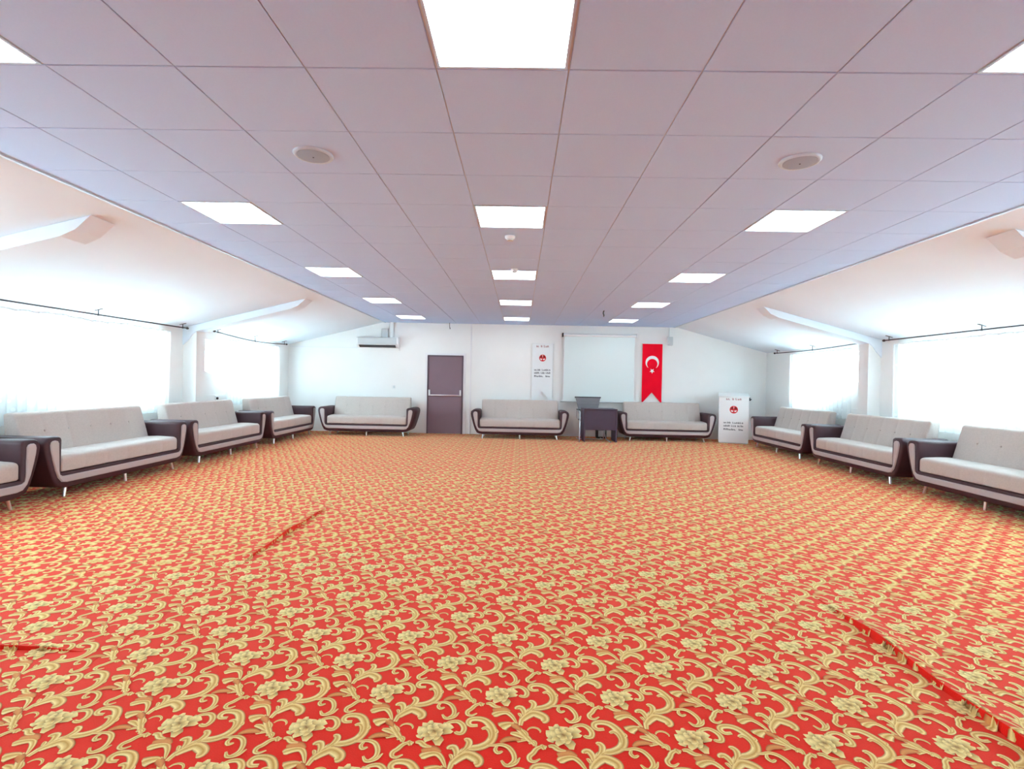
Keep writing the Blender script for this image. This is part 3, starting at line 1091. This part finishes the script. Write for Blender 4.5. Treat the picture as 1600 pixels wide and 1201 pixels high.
MB().tube([(0, -0.01, -0.01), (0.0, -0.045, -0.022), (0.015, -0.06, -0.01), (0.03, -0.062, 0.015)], [0.013, 0.013, 0.011, 0.008], 8).build("hook_arm", M_DARK, wh, 40)

# ------------------------------------------------------------------ plum table and mesh chair
tb = empty("side_table", (1.83, 11.62, 0), math.radians(2))
tag(tb, "small dark plum table with a front panel, before the mesh chair", "table")
MB().bbox(-0.375, 0.375, -0.02, 0.50, 0.72, 0.75, 0.005).build("table_top", M_TABLE, tb)
MB().bbox(-0.345, 0.345, 0.0, 0.018, 0.27, 0.72, 0.003).build("modesty_panel", M_TABLE, tb)
for x in (-0.36, 0.36):
    MB().bbox(x - 0.0145, x + 0.0145, -0.015, 0.49, 0.0, 0.719, 0.003).build("side_panel", M_TABLE, tb)

ch = empty("office_chair", (1.665, 12.08, 0), math.radians(3))
tag(ch, "grey mesh-backed chair with chrome arms and legs behind the plum table", "chair")


def slab_grid(fn, nu, nv, th):
    mb = MB()
    vs = []
    for sgn in (0, 1):
        for j in range(nv + 1):
            for i in range(nu + 1):
                x, y, z = fn(i / nu, j / nv)
                vs.append((x, y + (th if sgn else 0), z))
    n = (nu + 1) * (nv + 1)
    fs = []
    for j in range(nv):
        for i in range(nu):
            a = j * (nu + 1) + i
            q = (a, a + 1, a + nu + 2, a + nu + 1)
            fs.append(q)
            fs.append(tuple(k + n for k in q[::-1]))
    for i in range(nu):
        fs.append((i + n, i + 1 + n, i + 1, i))
        a = nv * (nu + 1) + i
        fs.append((a, a + 1, a + 1 + n, a + n))
    for j in range(nv):
        a = j * (nu + 1)
        fs.append((a, a + nu + 1, a + nu + 1 + n, a + n))
        a = j * (nu + 1) + nu
        fs.append((a + n, a + nu + 1 + n, a + nu + 1, a))
    return mb.add(vs, fs)


def backfn(u, v):
    hw = 0.215 + 0.09 * v ** 1.5
    return ((u * 2 - 1) * hw, 0.32 + 0.10 * v + 0.03 * (u * 2 - 1) ** 2 * -1, 0.50 + 0.48 * v)


bkc = slab_grid(backfn, 10, 8, 0.022).build("chair_back", M_MESH, ch, 40)
for k in range(1, 6):
    v = k / 6
    pts = [tuple(np.array(backfn(u, v)) + np.array([0, -0.002, 0])) for u in np.linspace(0.02, 0.98, 9)]
    MB().tube(pts, 0.006, 6).build("back_rib", M_MESH, bkc, 40)
tr = [tuple(np.array(backfn(u, 1.0)) + np.array([0, 0.011, 0.0])) for u in np.linspace(-0.02, 1.02, 9)]
MB().tube(tr, 0.016, 8).build("top_rail", M_DARK, bkc, 40)
seat = rounded([(-0.16, 0.43), (-0.16, 0.475), (0.31, 0.475), (0.31, 0.43)], [0.02, 0.03, 0.02, 0.02], 4)
MB().prism(seat, [(-0.24, 0.015), (-0.225, 0), (0.225, 0), (0.24, 0.015)], 'x').build("chair_seat", M_MESH, ch, 40)
for s in (-1, 1):
    x = s * 0.285
    MB().tube([(s * 0.235, 0.30, 0.45), (x, 0.30, 0.50), (x, 0.28, 0.66), (x, 0.20, 0.685), (x, -0.12, 0.68), (x, -0.19, 0.64), (x, -0.20, 0.45),
               (x, -0.20, 0.22), (x + s * 0.02, -0.30, 0.05), (x + s * 0.07, -0.58, 0.014)], 0.012, 8).build("chair_leg", M_CHROME, ch, 40)
    MB().tube([(x, -0.20, 0.20), (x, -0.10, 0.03), (x, 0.22, 0.014)], 0.012, 8).build("chair_runner", M_CHROME, ch, 40)
    MB().bbox(x - 0.025, x + 0.025, -0.12, 0.2, 0.688, 0.712, 0.006).build("arm_pad", M_DARK, ch)
MB().tube([(-0.24, 0.0, 0.42), (0.0, 0.0, 0.40), (0.24, 0.0, 0.42)], 0.014, 8).build("seat_bar", M_CHROME, ch, 40)
MB().tube([(-0.285, -0.1, 0.03), (0.285, -0.1, 0.03)], 0.011, 8).build("cross_bar", M_CHROME, ch, 40)

# ------------------------------------------------------------------ ceiling fittings
for (x, y), lab in (((-1.335, 3.235), "round white ceiling speaker with grey grille, left of the middle lights"),
                    ((1.715, 3.24), "round white ceiling speaker with grey grille, right of the middle lights")):
    o = empty("ceiling_speaker", (x, y, CEIL))
    tag(o, lab, "speaker", "round ceiling speakers")
    MB().lathe([(0.098, -0.010), (0.104, -0.014), (0.113, -0.013), (0.121, -0.006), (0.122, 0.0)], 36).build("speaker_ring", M_ALU, o, 40)
    MB().lathe([(0.004, -0.0185), (0.05, -0.017), (0.098, -0.012), (0.099, -0.001)], 30).build("speaker_grille", M_GREYGRILLE, o, 40)
    MB().lathe([(0.004, -0.021), (0.006, -0.017)], 10).build("speaker_badge", M_DARK, o)
for (x, y, r), lab in (((-0.127, 5.0, 0.05), "small white smoke detector just beyond the second middle light"),
                       ((-0.10, 6.455, 0.045), "small white smoke detector just before the third middle light")):
    o = empty("smoke_detector", (x, y, CEIL))
    tag(o, lab, "smoke detector", "smoke detectors")
    MB().lathe([(r, 0.0), (r, -0.012), (r * 0.85, -0.028)], 22).build("detector_base", M_PVC, o, 40)
    MB().lathe([(r * 0.7, -0.028), (r * 0.62, -0.042), (r * 0.2, -0.046)], 18).build("detector_head", M_PVC_GREY, o, 40)
hk = MB().tube([(0, 0, 0), (0, 0, -0.09), (0.006, 0, -0.12), (0.012, -0.004, -0.14), (0.006, -0.006, -0.155)], [0.006, 0.006, 0.007, 0.012, 0.004], 8)
o = hk.build("ceiling_hook", M_ROD, None, 40, (-1.765, YB - 0.14, CEIL))
tag(o, "small dark hook hanging from the ceiling above the door", "hook")
cb = MB().tube([(0.012, 0, 0), (0.0, 0, -0.02), (-0.006, 0, -0.05), (0.008, 0, -0.09), (0.004, 0, -0.125)], [0.009, 0.012, 0.012, 0.013, 0.007], 8)
o = cb.build("cable_end", M_DARK, None, 40, (1.59, 10.02, CEIL))
tag(o, "short black cable end hanging from the ceiling before the screen", "cable")
ws = empty("wall_speaker", (3.66, YB, 2.40))
tag(ws, "small white wall speaker right of the red flag, near the ceiling", "speaker")
MB().bbox(-0.05, 0.06, -0.12, -0.02, -0.11, 0.10, 0.008).build("speaker_case", M_PVC_GREY, ws)
MB().bbox(-0.055, -0.05, -0.115, -0.02, -0.105, 0.095, 0.002).build("speaker_side", M_PVC, ws)
MB().bbox(-0.02, 0.02, -0.02, 0.0, -0.03, 0.03, 0.004).build("wall_mount", M_PVC, ws)
MB().tube([(-0.01, -0.02, 0.10), (-0.01, -0.01, 0.33)], 0.006, 6).build("speaker_cable", M_PVC_GREY, ws, 40)
for (x, y, z), lab in (((XL, 9.74, 0.90), "tiny black socket on the left wall above the sofa by the column"),
                       ((XR, 7.0, 0.86), "tiny black socket on the right wall above the nearest sofa")):
    s = 1 if x < 0 else -1
    o = empty("wall_socket", (x, y, z))
    tag(o, lab, "wall socket", "wall sockets")
    MB().bbox(0 if s > 0 else -0.012, 0.012 if s > 0 else 0, -0.045, 0.045, -0.045, 0.045, 0.003).build("socket_plate", M_PVC, o)
    MB().lathe([(0.024, 0.0), (0.024, 0.03 * s), (0.018, 0.036 * s)], 14, (0, 0, 0), 'x').build("plug", M_DARK, o, 40)

bx = empty("storage_box", (1.985, 12.42, 0), math.radians(4))
tag(bx, "small black box with a white front on the floor under the plum table", "box")
MB().bbox(-0.12, 0.12, 0.0, 0.16, 0.0, 0.22, 0.008).build("box_body", M_DARK, bx)
MB().bbox(-0.085, 0.085, -0.006, 0.001, 0.04, 0.19, 0.003).build("box_front", M_PVC, bx)
